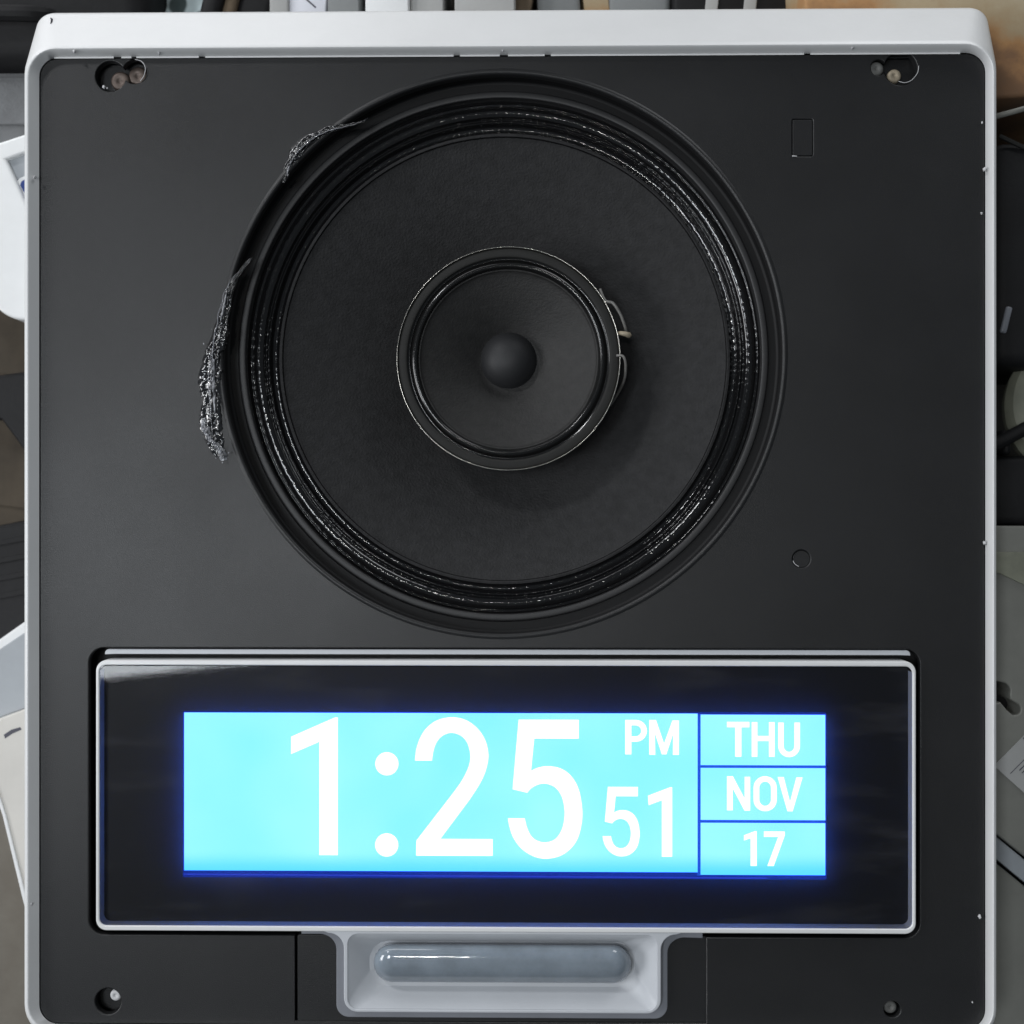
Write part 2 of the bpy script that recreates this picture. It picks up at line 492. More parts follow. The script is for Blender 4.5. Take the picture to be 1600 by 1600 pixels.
# speaker
woofer = link("woofer", lathe(sprof([(441, -0.0028), (436, -0.0030), (433, -0.0060), (431, -0.0084), (427, -0.0092)], 4) +
                              sprof([(426, -0.0092), (418, -0.0092), (413.5, -0.0092)], 3), SC, 200), M_well, clock)
link("mounting_ring", lathe(sprof([(414.5, -0.0094), (413.5, -0.0086), (411.5, -0.0083), (406, -0.0083), (403.5, -0.0087), (402.5, -0.0102), (400, -0.0124)], 4), (788.5, 556), 200, -0.008), M_ring, woofer)
plip = link("opening_lip", lathe(sprof([(446, 0.00006), (443, 0.00045), (440, 0.0004), (437, -0.0002), (435, -0.0016), (434.0, -0.0036)], 4), SC, 200), M_panel, clock)
WC = (790, 560)
surround = link("surround", lathe(sprof([(402, -0.0124), (398, -0.0120), (396, -0.0115), (393, -0.0118), (389, -0.0107), (383, -0.0103), (377, -0.0110), (373.5, -0.0128), (371, -0.0128),
                                         (369, -0.0123), (367, -0.0128), (363, -0.0146), (357, -0.0152), (352, -0.0144), (348.5, -0.0132), (345.5, -0.0140)], 5), WC, 1500, -0.012), M_sur, woofer)
for vv in surround.data.vertices:
    c = vv.co
    vv.co.z += 0.000075 * mnoise.noise(Vector((c.x, c.y, c.z)) * 650) + 0.00005 * mnoise.noise(Vector((c.x + 1, c.y, c.z)) * 1250)
cone = link("cone", lathe(sprof([(352, -0.0132), (347.5, -0.0131), (344, -0.0142), (300, -0.0182), (240, -0.0240), (180, -0.0310), (120, -0.0390), (70, -0.0450), (55, -0.0470)], 5) +
                          [(0, -0.0470)], WC, 160, -0.012), M_cone, woofer)

TC = (797, 560)
tweeter = link("tweeter", fix_normals(lathe([(40, -0.0460), (60, -0.0340), (150, -0.0190), (170, -0.0160), (174.4, -0.0120), (175, -0.0110), (174.8, -0.0105), (174.1, -0.0104), (173.6, -0.0108), (173.3, -0.0116), (172.9, -0.0124)], TC, 160, -0.0105)),
               M_metal, clock)
link("gasket", lathe(sprof([(173.5, -0.0124), (172.6, -0.0118), (171.2, -0.0111), (165, -0.0109), (160, -0.0110), (158.2, -0.0116), (157.6, -0.0132)], 3), TC, 160, -0.0105), M_tring, tweeter)
link("surround", lathe(sprof([(158.5, -0.0122), (155, -0.0126), (152, -0.0120), (148, -0.0112), (144, -0.0114), (141.5, -0.0126), (139.5, -0.0136)], 4), TC, 160, -0.0105), M_gloss, tweeter)
link("cone", lathe(sprof([(141.5, -0.0132), (138.5, -0.0132), (134, -0.0144), (110, -0.0172), (80, -0.0212), (58, -0.0246), (44, -0.0266), (26, -0.0272)], 4), TC, 128, -0.0105), M_tcone, tweeter)
cap = link("dust_cap", fix_normals(lathe(sprof([(44.5, -0.0268), (42, -0.0256), (38, -0.0240), (30, -0.0218), (20, -0.0202), (10, -0.0194), (0, -0.0192)], 4), (796.5, 554), 96, -0.0105)), M_cap, tweeter)
link("lead_wire", tube(curve3([W(940, 452, -0.0130), W(948, 470, -0.0115), W(960, 474, -0.0106), W(971, 490, -0.0110), W(978, 508, -0.0120), W(981, 520, -0.0135)], 6), 0.00062, 8), M_wire, tweeter)
link("lead_wire", tube(curve3([W(966, 556, -0.0105), W(976, 557, -0.0095), W(980, 570, -0.0105), W(978, 592, -0.0140), W(969, 612, -0.0190), W(955, 634, -0.0230)], 6), 0.00055, 8), M_wire, tweeter)
link("solder_tag", tube([W(966, 521, -0.0125), W(972, 521, -0.0118), W(979, 522, -0.0116), W(985, 524, -0.0120), W(988, 525, -0.0132)], [0.0006, 0.0009, 0.0010, 0.0012, 0.0005], 10), M_screw, tweeter)

# smears of glue that squeezed out beside the speaker
def smear(path, widths, heights, seed, m, name="glue_smear", nw=16, n=26, rough=1.0):
    P = catmull(path, n); Wd = catmull([(w, 0) for w in widths], n); Hh = catmull([(h, 0) for h in heights], n)
    v, f = [], []
    for i, (x, y) in enumerate(P):
        a = P[max(i - 1, 0)]; b = P[min(i + 1, len(P) - 1)]
        t = Vector((b[0] - a[0], b[1] - a[1])).normalized(); nn = Vector((-t.y, t.x))
        w = Wd[i][0]; h = Hh[i][0]
        wl = w * (0.5 + 0.30 * mnoise.noise((i * 0.045, seed, 0)) + 0.10 * mnoise.noise((i * 0.25, seed, 4))); wr = w * (0.5 + 0.30 * mnoise.noise((i * 0.045, seed, 9)))
        for k in range(nw + 1):
            u = k / nw
            off = -wl + (wl + wr) * u
            p = (x + nn.x * off, y + nn.y * off)
            bell = math.sin(math.pi * u) ** 0.5
            nz = mnoise.noise((p[0] * 0.10, p[1] * 0.10, seed)) * 0.6 + mnoise.noise((p[0] * 0.30, p[1] * 0.22, seed + 5)) * 0.45 + 0.22 * mnoise.noise((p[0] * 0.6, p[1] * 0.6, seed + 8))
            rope = 0.35 * math.sin(u * math.pi * 3) ** 2
            z = -0.0003 + h * bell * max(0.05, 0.55 + rope + rough * nz)
            v.append(W(p[0], p[1], z))
    for i in range(len(P) - 1):
        for k in range(nw):
            a = i * (nw + 1) + k
            f.append((a, a + 1, a + nw + 2, a + nw + 1))
    return link(name, fix_normals(pydata(name, v, f)), m, panel)
smear([(396, 402), (380, 420), (364, 445), (354, 480), (344, 525), (333, 570), (330, 610), (331, 650), (336, 690), (346, 712)],
      [3, 8, 13, 16, 24, 36, 38, 35, 32, 12], [0.0008, 0.0016, 0.002, 0.002, 0.0024, 0.0022, 0.002, 0.0020, 0.0016, 0.0010], 3, M_glue)
smear([(320, 655), (323, 668), (328, 682), (334, 694)], [8, 14, 12, 4], [0.0020, 0.0026, 0.0024, 0.0014], 11, M_gluepale, nw=10, n=12, rough=0.7)
smear([(336, 690), (344, 700), (350, 711), (352, 719)], [7, 11, 13, 8], [0.0018, 0.0024, 0.0024, 0.0012], 14, M_gluepale, nw=10, n=12, rough=0.7)
smear([(336, 560), (335, 590), (336, 620), (338, 650)], [4, 6, 6, 3], [0.0026, 0.0030, 0.0028, 0.0022], 16, M_gluepale, nw=8, n=12, rough=0.7)
smear([(356, 455), (351, 480), (346, 505)], [3, 6, 3], [0.0026, 0.0030, 0.0024], 19, M_gluepale, nw=8, n=12, rough=0.7)
smear([(578, 184), (566, 190), (545, 195), (520, 200), (497, 210), (476, 225), (462, 242), (453, 258), (449, 274), (445, 284)],
      [2, 4, 7, 12, 16, 20, 22, 14, 10, 4], [0.0004, 0.0008, 0.0012, 0.0016, 0.0018, 0.002, 0.002, 0.0016, 0.0012, 0.0006], 23, M_glue)
smear([(572, 190), (548, 195), (522, 201), (500, 210), (480, 224), (466, 238)], [2, 2.6, 3, 3, 3, 2], [0.0022, 0.0022, 0.0024, 0.0024, 0.0024, 0.0020], 29, M_tring, nw=8, n=12, rough=0.4)
smear([(464, 240), (458, 250), (453, 262), (451, 272)], [3, 4, 4, 2], [0.0024, 0.0026, 0.0024, 0.0016], 31, M_gluepale, nw=8, n=10, rough=0.9)

# strings of clear glue pulled along the smears
M_string = mat("clear_glue_string", (0.55, 0.56, 0.60), 0.08, 0.8, coat=0.5)
M_string.node_tree.nodes["Principled BSDF"].inputs["Transmission Weight"].default_value = 0.72
rs = random.Random(12)
def strands(path, zz, n, spread, r0):
    for k in range(n):
        P = catmull(path, 8)
        i0 = rs.randrange(0, max(1, len(P) // 2)); i1 = rs.randrange(i0 + len(P) // 4, len(P)); i1 = min(i1, len(P) - 1)
        off = rs.gauss(0, spread); pts = []; rad = []
        for i in range(i0, i1 + 1):
            t = (i - i0) / max(1, i1 - i0)
            x, y = P[i]
            w = off * math.sin(math.pi * min(1, 0.25 + t)) + 2.2 * mnoise.noise((i * 0.35, k * 3.1, 2))
            pts.append(W(x + w, y + 0.3 * w, zz + 0.0007 * mnoise.noise((i * 0.5, k * 7.7, 5))))
            rad.append(r0 * K * (0.35 + 0.9 * math.sin(math.pi * min(0.95, max(0.05, t))) + 0.5 * mnoise.noise((i * 0.9, k, 1))))
        link("glue_string", tube(pts, [max(0.00004, r) for r in rad], 8), M_string, panel)
strands([(394, 403), (376, 425), (362, 450), (350, 490), (338, 540), (331, 590), (331, 640), (336, 690), (346, 712)], 0.0029, 2, 5, 0.6)
strands([(330, 660), (326, 672), (330, 684), (338, 694), (346, 704), (352, 716)], 0.0029, 4, 6, 1.5)
strands([(578, 184), (560, 192), (535, 198), (508, 206), (484, 221), (466, 238), (456, 256), (450, 272)], 0.0024, 2, 2.0, 0.55)

# torn pale flecks standing in the glue
rf = random.Random(4)
def flecks(path, spread, n, zz, rmax):
    bm = bmesh.new(); P = catmull(path, 10)
    for i in range(n):
        x, y = P[rf.randrange(len(P))]
        c = W(x + rf.gauss(0, spread), y + rf.gauss(0, 3), zz * rf.uniform(0.6, 1.15))
        r = rf.uniform(0.35, 1) * rmax * K
        ret = bmesh.ops.create_icosphere(bm, subdivisions=1, radius=r)
        st = rf.uniform(0.8, 2.6); an = rf.uniform(0, 6.28)
        for vv in ret['verts']:
            q = vv.co * (1 + 0.5 * mnoise.noise(vv.co * 4000 + c * 900)); q.x *= st
            vv.co = Matrix.Rotation(an, 3, 'Z') @ q + c
    m = bpy.data.meshes.new("flecks"); bm.to_mesh(m); bm.free()
    return tag(link("glue_flecks", m, M_gluepale, panel), kind='stuff')
flecks([(362, 450), (350, 490), (338, 540), (331, 590), (331, 640), (336, 690), (346, 712)], 6.5, 46, 0.0028, 1.0)
flecks([(328, 655), (330, 675), (336, 694), (346, 706), (352, 716)], 5, 36, 0.0028, 1.6)
flecks([(520, 199), (490, 213), (468, 233), (455, 254), (449, 274)], 4, 14, 0.0024, 0.9)

# chips of plastic left on the rim where the grille was glued
for x, y, z, s in ((1534, 195, 0.001, 2.2), (1538, 267, 0.004, 4.2), (1533, 336, 0.001, 2.6), (1538, 848, 0.002, 3.6), (1530, 1429, 0.001, 4.2), (1519, 1562, 0.0008, 1.8),
                   (1333, 76, 0.006, 4.2), (789, 78, 0.005, 2.8), (250, 80, 0.005, 3.2), (116, 77, 0.0085, 3.2), (54, 274, 0.0065, 3.2), (49, 1415, 0.006, 3.0), (163, 133, 0.0006, 3.4), (168, 134.5, 0.0005, 2.0)):
    bm = bmesh.new(); bmesh.ops.create_icosphere(bm, subdivisions=2, radius=s * K * 0.8)
    for vv in bm.verts:
        vv.co *= 1 + 0.9 * mnoise.noise(vv.co * 2200 + Vector((x, y, 0)))
        vv.co.x *= 0.75
    bmesh.ops.translate(bm, verts=bm.verts, vec=W(x, y, z * 0.45))
    m = bpy.data.meshes.new("chip"); bm.to_mesh(m); bm.free()
    link("plastic_chip", m, M_chip, housing)
pm = tube([W(78, 24, -0.0070), W(80, 26, -0.0065), W(79.5, 30, -0.0055), W(78, 33, -0.0048)], [0.0002, 0.0004, 0.0003, 0.0001], 6)
link("ink_mark", pm, M_pen, housing)

# display unit
zb = 0.0026
pockf = plate("pocket_floor", [rr2(134, 1009, 1446, 1470, 20)], -0.0098, -0.0090, M_dark, clock)
bezel = plate("display_bezel", [rr2(150, 1032.5, 1432, 1457, 17), rr2(155.5, 1040.5, 1426.5, 1449, 11)], -0.0085, zb, M_white, clock, bevel=0.00045, segs=2)
plate("bezel_flange", [arc0(1416, 1022.0, 7, -90, 0) + [(1423, 1023.5), (1407, 1022.8), (180, 1022.8), (164, 1023.5)] + arc0(171, 1022.0, 7, 180, 270)], -0.0060, -0.0010, M_grey, bezel, bevel=0.0002)
plate("bezel_liner", [rr2(154, 1039, 1428, 1450.5, 12), rr2(156.6, 1041.6, 1425.4, 1447.9, 10)], -0.0024, zb - 0.0009, M_liner, clock)
mask = plate("display_mask", [rr2(150, 1034, 1432, 1456, 12)], -0.0042, -0.0024, M_mask, clock)
glass = plate("display_glass", [rr2(155.2, 1040.2, 1426.8, 1449.3, 11)], 0.0, 0.0, M_glass, clock)
for vv in glass.data.vertices: vv.co.z = zb - 0.0005

zs = -0.0018
screen = plate("screen", [rr2(287.2, 1112.6, 1293, 1372.5, 2, 3)], -0.0032, zs, E_line, clock)
plate("screen_edge", [[(288, 1367), (1200, 1369.6), (1200, 1371.6), (288, 1369)]], zs + 0.00005, zs + 0.00015, E_edge, screen)
for bx in ((1092.0, 1115, 1097.8, 1367), (1097.8, 1194.2, 1291, 1199.4), (1097.8, 1279.6, 1291, 1285.0)):
    plate("divider", [[(bx[0], bx[1]), (bx[2], bx[1]), (bx[2], bx[3]), (bx[0], bx[3])]], zs + 0.00001, zs + 0.00012, E_div, screen)
def cell(L, T, Rr, B): return plate("screen_field", [[(L, T), (Rr, T), (Rr, B), (L, B)]], zs + 0.00002, zs + 0.0002, E_cell, screen)
cell(289, 1114.5, 1092.5, 1361.8)
cell(1097.3, 1116, 1291, 1194.6); cell(1097.3, 1199, 1291, 1280); cell(1097.3, 1284.6, 1291, 1365.6)

zg0, zg1 = zs + 0.00025, zs + 0.00035
def glyph(name, loops): return plate(name, loops, zg0, zg1, E_digit, screen)
def mapz(pts, ox, oy, s): return [(ox + x / s, oy + y / s) for x, y in pts]
def fit(pts, box):
    xs = [p[0] for p in pts]; ys = [p[1] for p in pts]
    sx = (box[2] - box[0]) / (max(xs) - min(xs)); sy = (box[3] - box[1]) / (max(ys) - min(ys))
    return [(box[0] + (x - min(xs)) * sx, box[1] + (y - min(ys)) * sy) for x, y in pts]
G1 = [(105, 320), (530, 133), (556, 133), (556, 1460), (378, 1460), (378, 368), (105, 487)]
G2 = ([(62, 490), (210, 490)] + catmull([(212, 470), (224, 400), (252, 328), (304, 273), (380, 250), (460, 275), (515, 338), (540, 435), (535, 505), (512, 575), (465, 665), (395, 765)])
      + [(75, 1180), (72, 1310), (733, 1310), (733, 1165), (282, 1165)]
      + catmull([(530, 832), (610, 710), (662, 608), (690, 510), (696, 425), (668, 310), (602, 212), (502, 140), (380, 115), (252, 143), (160, 212), (104, 300), (71, 400)]))
G5 = ([(957, 135), (1475, 135), (1475, 297), (1092, 297), (1064, 578)] +
      catmull([(1080, 567), (1135, 545), (1215, 535), (1320, 555), (1410, 620), (1475, 735), (1505, 900), (1500, 1030), (1465, 1160), (1400, 1250), (1310, 1310), (1190, 1333), (1080, 1310), (980, 1245), (910, 1150), (876, 1050), (865, 985)]) +
      [(1010, 985)] + catmull([(1026, 1055), (1060, 1130), (1112, 1175), (1190, 1192), (1270, 1165), (1325, 1090), (1350, 990), (1350, 890), (1325, 790), (1268, 715), (1180, 685), (1112, 700), (1062, 730), (1032, 765)]) + [(905, 735)])
glyph("digit", [mapz(G1, 440, 1100, 6.154)])
for cx, cy in ((607.3, 1194), (607, 1321)): glyph("colon_dot", [circ2(cx, cy, 18.2, 40)])
glyph("digit", [mapz(G2, 640, 1100, 5.517)])
glyph("digit", [mapz(G5, 640, 1100, 5.517)])
glyph("digit", [fit(G5, (944.5, 1229, 1002.5, 1337.5))])
G1s = [(545, 815), (740, 740), (760, 740), (760, 1358), (668, 1358), (668, 855), (550, 900)]
glyph("digit", [mapz(G1s, 920, 1100, 5.714)])
def arc(cx, cy, rx, ry, a0, a1, n=14):
    return [(cx + rx * math.cos(R(a0 + (a1 - a0) * i / n)), cy + ry * math.sin(R(a0 + (a1 - a0) * i / n))) for i in range(n + 1)]
s3 = lambda p: mapz(p, 920, 1100, 5.714)
s4 = lambda p: mapz(p, 1080, 1100, 5.713)
glyph("letter", [s3([(342, 140), (430, 140)] + arc(438, 237, 98, 97, -90, 90) + [(397, 334), (397, 447), (342, 447)]),
                 s3([(397, 188), (430, 188)] + arc(434, 237, 50, 49, -90, 90) + [(397, 286)])])
glyph("letter", [s3([(556, 140), (616, 140), (688, 350), (762, 144), (820, 144), (820, 450), (766, 450), (769, 262), (708, 446), (668, 446), (606, 258), (610, 450), (556, 450)])])
glyph("letter", [s4([(333, 155), (532, 155), (532, 203), (461, 203), (461, 465), (406, 465), (406, 203), (333, 203)])])
glyph("letter", [s4([(553, 157), (603, 157), (603, 280), (706, 280), (706, 157), (756, 157), (756, 465), (706, 465), (706, 325), (603, 325), (603, 465), (553, 465)])])
glyph("letter", [s4([(788, 160), (836, 160), (836, 365)] + arc(884, 365, 48, 56, 180, 0) + [(932, 365), (932, 160), (981, 160), (981, 370)] + arc(884.5, 370, 96.5, 98, 0, 180) + [(788, 370)])])
glyph("letter", [s4([(333, 640), (386, 640), (490, 838), (490, 644), (539, 644), (539, 945), (488, 945), (384, 747), (384, 943), (333, 943)])])
glyph("letter", [s4(arc(672, 738, 103, 100, -180, 0) + arc(672, 850, 103, 100, 0, 180)), s4(arc(672, 742, 52, 56, -180, 0) + arc(672, 846, 52, 56, 0, 180))])
glyph("letter", [s4([(783, 645), (837, 645), (893, 868), (949, 648), (1004, 648), (916, 950), (870, 950)])])
glyph("digit", [s4([(484, 1165), (580, 1128), (597, 1128), (597, 1437), (543, 1437), (543, 1190), (484, 1212)])])
glyph("digit", [s4([(661, 1130), (846, 1130), (846, 1165), (748, 1437), (692, 1437), (788, 1178), (661, 1178)])])

# light bar in its tray under the screen
def tray_outline(g, top, x0=540, x1=1036, bot=1583, r=22, fl=24):
    o = [(x0 - fl - g - 12, top)]
    o += arc(x0 - fl - g, top + 4 + fl, fl, fl, -90, 0, 8)
    o += arc(x0 + r - g, bot - r + g, r, r, 180, 90, 8)
    o += arc(x1 - r + g, bot - r + g, r, r, 90, 0, 8)
    o += arc(x1 + fl + g, top + 4 + fl, fl, fl, 180, 270, 8)
    o += [(x1 + fl + g + 12, top)]
    return o
tray = plate("light_tray", [tray_outline(0, 1455.5), rr2(546.5, 1461, 1029, 1578, 16)], -0.0060, zb - 0.0003, M_grey, clock, bevel=0.0004)
sk = [(473, 1453), (473, 1461)] + arc(502, 1485, 26, 24, -90, 0, 8)
sk += arc(548, 1571, 20, 20, 180, 90, 8) + arc(1026, 1571, 20, 20, 90, 0, 8)
sk += arc(1072, 1488, 26, 24, 180, 270, 8) + [(1101, 1465), (1101, 1453)]
plate("tray_skirt", [sk, rr2(549, 1462.5, 1026, 1576, 16)], -0.0040, -0.0004, M_skirt, tray, bevel=0.0004)
bas = loft([RW(546, 1460.5, 1029.5, 1578.5, 16, zb - 0.0006, 10), RW(548, 1463, 1027.5, 1576.5, 15, zb - 0.0010, 10), RW(580, 1471, 995, 1541, 30, -0.0044, 10), RW(590, 1480, 985, 1532, 25, -0.0047, 10)], close_last=True)
link("tray_basin", sharpen(bas, 25), M_grey, tray)
# domed bar: stadium footprint, rounded section
lp = []
for z, ins in ((-0.0056, -0.5), (-0.0020, 0), (-0.0002, 1.0), (0.0014, 3.5), (0.0027, 7.5), (0.0036, 12.5), (0.0042, 18.5), (0.00445, 25)):
    lp.append(RW(586 + ins, 1475.5 + ins, 989 - ins, 1535.5 - ins, 30 - ins - 0.01, z, 12))
bar = link("light_bar", loft(lp, close_last=True), M_bar, tray)

# ------------------------------------------------------------------ clutter lying on the bench around it
M_black = mat("black_case_plastic", (0.009, 0.009, 0.010), 0.6, 0.25, var=0.4, vscale=30, bump=0.3, bscale=300)
M_felt = mat("grey_felt", (0.19, 0.195, 0.20), 0.9, 0.2, var=0.35, vscale=40, bump=0.6, bscale=900)
M_shell = mat("matte_white_shell", (0.78, 0.79, 0.79), 0.35, 0.5, var=0.06, vscale=30)
M_facegrey = mat("grey_face_plastic", (0.36, 0.385, 0.41), 0.5, 0.4, var=0.12, vscale=30)
M_cream = mat("cream_painted_sheet", (0.62, 0.60, 0.56), 0.55, 0.4, var=0.10, vscale=25, speck=0.33, speck_col=(0.2, 0.18, 0.16), speck_scale=150)
M_blue = mat("blue_badge_print", (0.02, 0.05, 0.22), 0.35, 0.5)
M_paper = mat("white_paper", (0.70, 0.71, 0.76), 0.8, 0.2)
M_ink = mat("grey_print", (0.10, 0.10, 0.12), 0.8, 0.2)
M_carton = mat("pale_carton", (0.40, 0.40, 0.39), 0.7, 0.3, var=0.12, vscale=30)
M_carton2 = mat("grey_carton", (0.24, 0.25, 0.25), 0.7, 0.3, var=0.15, vscale=30)
M_steel = mat("galvanised_plate", (0.24, 0.24, 0.215), 0.5, 0.5, var=0.22, vscale=22, bump=0.1, bscale=300, metal=0.15)
M_cable = mat("pale_olive_cable", (0.24, 0.245, 0.19), 0.6, 0.4, var=0.3, vscale=60)
M_shade_sheet = mat("shade_brown_sheet", (0.070, 0.055, 0.038), 0.75, 0.3, var=0.45, vscale=35)  # brown set dark to stand for the shaded bench
M_kraft = mat("brown_wood_offcut", (0.20, 0.15, 0.10), 0.7, 0.3, var=0.5, vscale=50)

def wood_mat():
    m = bpy.data.materials.new("stained_board"); m.use_nodes = True
    nt = m.node_tree; N = nt.nodes.new; Lk = nt.links.new; b = nt.nodes["Principled BSDF"]
    b.inputs["Roughness"].default_value = 0.7
    tc = N("ShaderNodeTexCoord"); sp = N("ShaderNodeSeparateXYZ"); Lk(tc.outputs["Object"], sp.inputs[0])
    nz = N("ShaderNodeTexNoise"); nz.inputs["Scale"].default_value = 28; nz.inputs["Detail"].default_value = 6; nz.inputs["Roughness"].default_value = 0.6
    Lk(tc.outputs["Object"], nz.inputs["Vector"])
    m1 = N("ShaderNodeMath"); m1.operation = 'MULTIPLY_ADD'; m1.inputs[1].default_value = 14.0; Lk(sp.outputs[1], m1.inputs[0])
    m2 = N("ShaderNodeMath"); m2.operation = 'MULTIPLY_ADD'; m2.inputs[1].default_value = 4.5; Lk(sp.outputs[0], m2.inputs[0]); m2.inputs[2].default_value = 0.36
    Lk(m2.outputs[0], m1.inputs[2])
    m3 = N("ShaderNodeMath"); m3.operation = 'MULTIPLY_ADD'; m3.inputs[1].default_value = 1.1; Lk(nz.outputs["Fac"], m3.inputs[0])
    Lk(m1.outputs[0], m3.inputs[2])
    rp = N("ShaderNodeValToRGB"); e = rp.color_ramp.elements
    e[0].position = 0.15; e[0].color = (0.13, 0.085, 0.055, 1); e[1].position = 0.95; e[1].color = (0.44, 0.37, 0.25, 1)
    k = e.new(0.42); k.color = (0.20, 0.105, 0.05, 1); k = e.new(0.55); k.color = (0.36, 0.19, 0.075, 1); k = e.new(0.72); k.color = (0.36, 0.27, 0.16, 1)
    Lk(m3.outputs[0], rp.inputs["Fac"]); Lk(rp.outputs["Color"], b.inputs["Base Color"])
    return m
M_board = wood_mat()

def spot_mat():
    m = bpy.data.materials.new("spotted_cloth"); m.use_nodes = True
    nt = m.node_tree; N = nt.nodes.new; Lk = nt.links.new; b = nt.nodes["Principled BSDF"]
    b.inputs["Roughness"].default_value = 0.85
    tc = N("ShaderNodeTexCoord"); vz = N("ShaderNodeTexVoronoi"); vz.inputs["Scale"].default_value = 75
    Lk(tc.outputs["Object"], vz.inputs["Vector"])
    rp = N("ShaderNodeValToRGB"); rp.color_ramp.elements[0].position = 0.30; rp.color_ramp.elements[0].color = (0.05, 0.07, 0.07, 1)
    rp.color_ramp.elements[1].position = 0.40; rp.color_ramp.elements[1].color = (0.46, 0.54, 0.55, 1)
    Lk(vz.outputs["Distance"], rp.inputs["Fac"]); Lk(rp.outputs["Color"], b.inputs["Base Color"])
    return m
M_spot = spot_mat()

def at(L, T, Rr, B, ztop):
    """centre and size (metres) of a thing whose upper face spans that pixel box"""
    a = W(L, B, ztop); b = W(Rr, T, ztop)
    return Vector(((a.x + b.x) / 2, (a.y + b.y) / 2, TABLE)), b.x - a.x, b.y - a.y

def block(name, box, ztop, m, label, cat, group=None, rz=0.0, bevel=0.002, sub=None):
    c, sx, sy = at(*box, ztop)
    o = bpy.data.objects.new(name, sharpen(rbox(sx, sy, ztop - TABLE, bevel, 3)))
    COL.objects.link(o); o.data.materials.append(m)
    for p in o.data.polygons: p.use_smooth = True
    o.location = c; o.rotation_euler = (0, 0, rz)
    tag(o, label, cat, group)
    return o

# upper left corner: black case over a grey felt pouch
case = block("carry_case", (-210, -190, 226, 92), -0.062, M_black, "black plastic case at the upper left corner of the speaker clock", "case", bevel=0.010)
child("handle", tube(curve3([(-0.03, -0.020, 0.036), (-0.022, -0.022, 0.045), (0.012, -0.022, 0.045), (0.02, -0.020, 0.036)], 6), 0.0035, 10), M_black, case)
pouch = block("felt_pouch", (-260, 92, 120, 300), -0.075, M_felt, "grey felt pouch lying between the black case and a white housing", "pouch", bevel=0.008)
child("flap", rbox(0.11, 0.022, 0.002, 0.0008), M_felt, pouch, (0, 0.012, 0.0245))

def thing_px(name, px, label, cat, group=None):
    p = W(px[0], px[1], TABLE)
    return empty(name, (p.x, p.y, TABLE), label, cat, group)
def prism(name, parent, loops, ztop, zbot, m, bevel=0.001, segs=2):
    """part with a pixel outline lying on its upper face (at height ztop)"""
    lp = [[(W(x, y, ztop).x - parent.location.x, W(x, y, ztop).y - parent.location.y) for x, y in l] for l in loops]
    return child(name, plate_mesh(lp, zbot - parent.location.z, ztop - parent.location.z, bevel, segs, px=False), m, parent)

# spare white housing on the left, turned a little
sh = thing_px("spare_housing", (-60, 350), "spare white plastic housing with a blue badge, left of the black panel", "plastic housing")
body = [(-150, 264), (-6, 219), (120, 178), (140, 500)] + arc0(34, 440, 58, 90, 150) + [(-70, 420), (-150, 400)]
rec = [(4, 245), (90, 214), (120, 470), (64, 372)]
prism("shell", sh, [body, rec], -0.050, TABLE, M_shell, 0.0013, 4)
prism("recess_face", sh, [[(-20, 240), (100, 200), (130, 480), (50, 380)]], -0.0530, -0.075, M_facegrey, 0.0002)
bd = prism("badge", sh, [catmull([(22, 288), (24, 279), (32, 273), (60, 264), (70, 268), (72, 280), (58, 322), (48, 328), (40, 322), (22, 288)], 4)[:-1]], -0.0524, -0.0531, M_shell, 0.0003)
prism("badge_field", sh, [catmull([(28, 287), (32, 279), (58, 271), (64, 276), (54, 314), (46, 318), (28, 287)], 4)[:-1]], -0.0521, -0.0525, M_blue, 0.0001)

# dark sheet and black blocks added for the shaded bench at the left edge
sheet = thing_px("shade_sheet", (-40, 740), "dark brown sheet added for the shaded bench, lying flat below the spare white housing", "dark sheet")
prism("shade_sheet_top", sheet, [[(-220, 480), (90, 470), (90, 1010), (-220, 1000)]], -0.096, TABLE, M_shade_sheet, 0.0006)
prism("shade_sheet_flap", sheet, [[(-220, 560), (12, 584), (70, 700), (70, 800), (-220, 760)]], -0.0945, -0.0958, M_shade_sheet, 0.0004)
ad = thing_px("shade_block", (0, 630), "black block with a slanted side, added for deeper shade on the dark sheet", "dark block")  # block added for a darker patch of the shaded bench
prism("case", ad, [[(-120, 600), (60, 575), (70, 735), (33, 705), (-4, 655), (-120, 640)]], -0.080, -0.0945, M_black, 0.002, 3)
child("block_tail", tube([(0.018, 0.008, 0.010), (0.03, 0.010, 0.008), (0.045, 0.012, 0.006)], [0.004, 0.003, 0.002], 10), M_black, ad)
bt = thing_px("shade_slab", (-20, 890), "dark ribbed slab added for the shade above the grey cover at the left edge", "dark slab")  # ribbed slab added where the shaded bench goes dark again
prism("case", bt, [[(-150, 850), (70, 805), (90, 990), (-150, 1030)]], -0.086, -0.096, M_black, 0.002, 3)
for k in range(4):
    prism("rib", bt, [[(-120, 866 + 28 * k), (60, 832 + 28 * k), (62, 840 + 28 * k), (-118, 874 + 28 * k)]], -0.0852, -0.0858, M_black, 0.0002)

# grey cover with white rim, lower left
cov = thing_px("speaker_cover", (-40, 1060), "grey faced cover with a rounded white rim, lower left of the panel", "cover")
prism("rim", cov, [[(-90, 1078), (-40, 1030), (-6, 1000), (34, 972), (80, 948), (130, 940), (130, 1080), (-90, 1160)]], -0.062, TABLE, M_shell, 0.0012, 3)
prism("face", cov, [[(-80, 1094), (-40, 1052), (-6, 1016), (30, 992), (80, 968), (126, 958), (126, 1076), (-80, 1150)]], -0.0608, -0.0625, M_facegrey, 0.0006, 3)

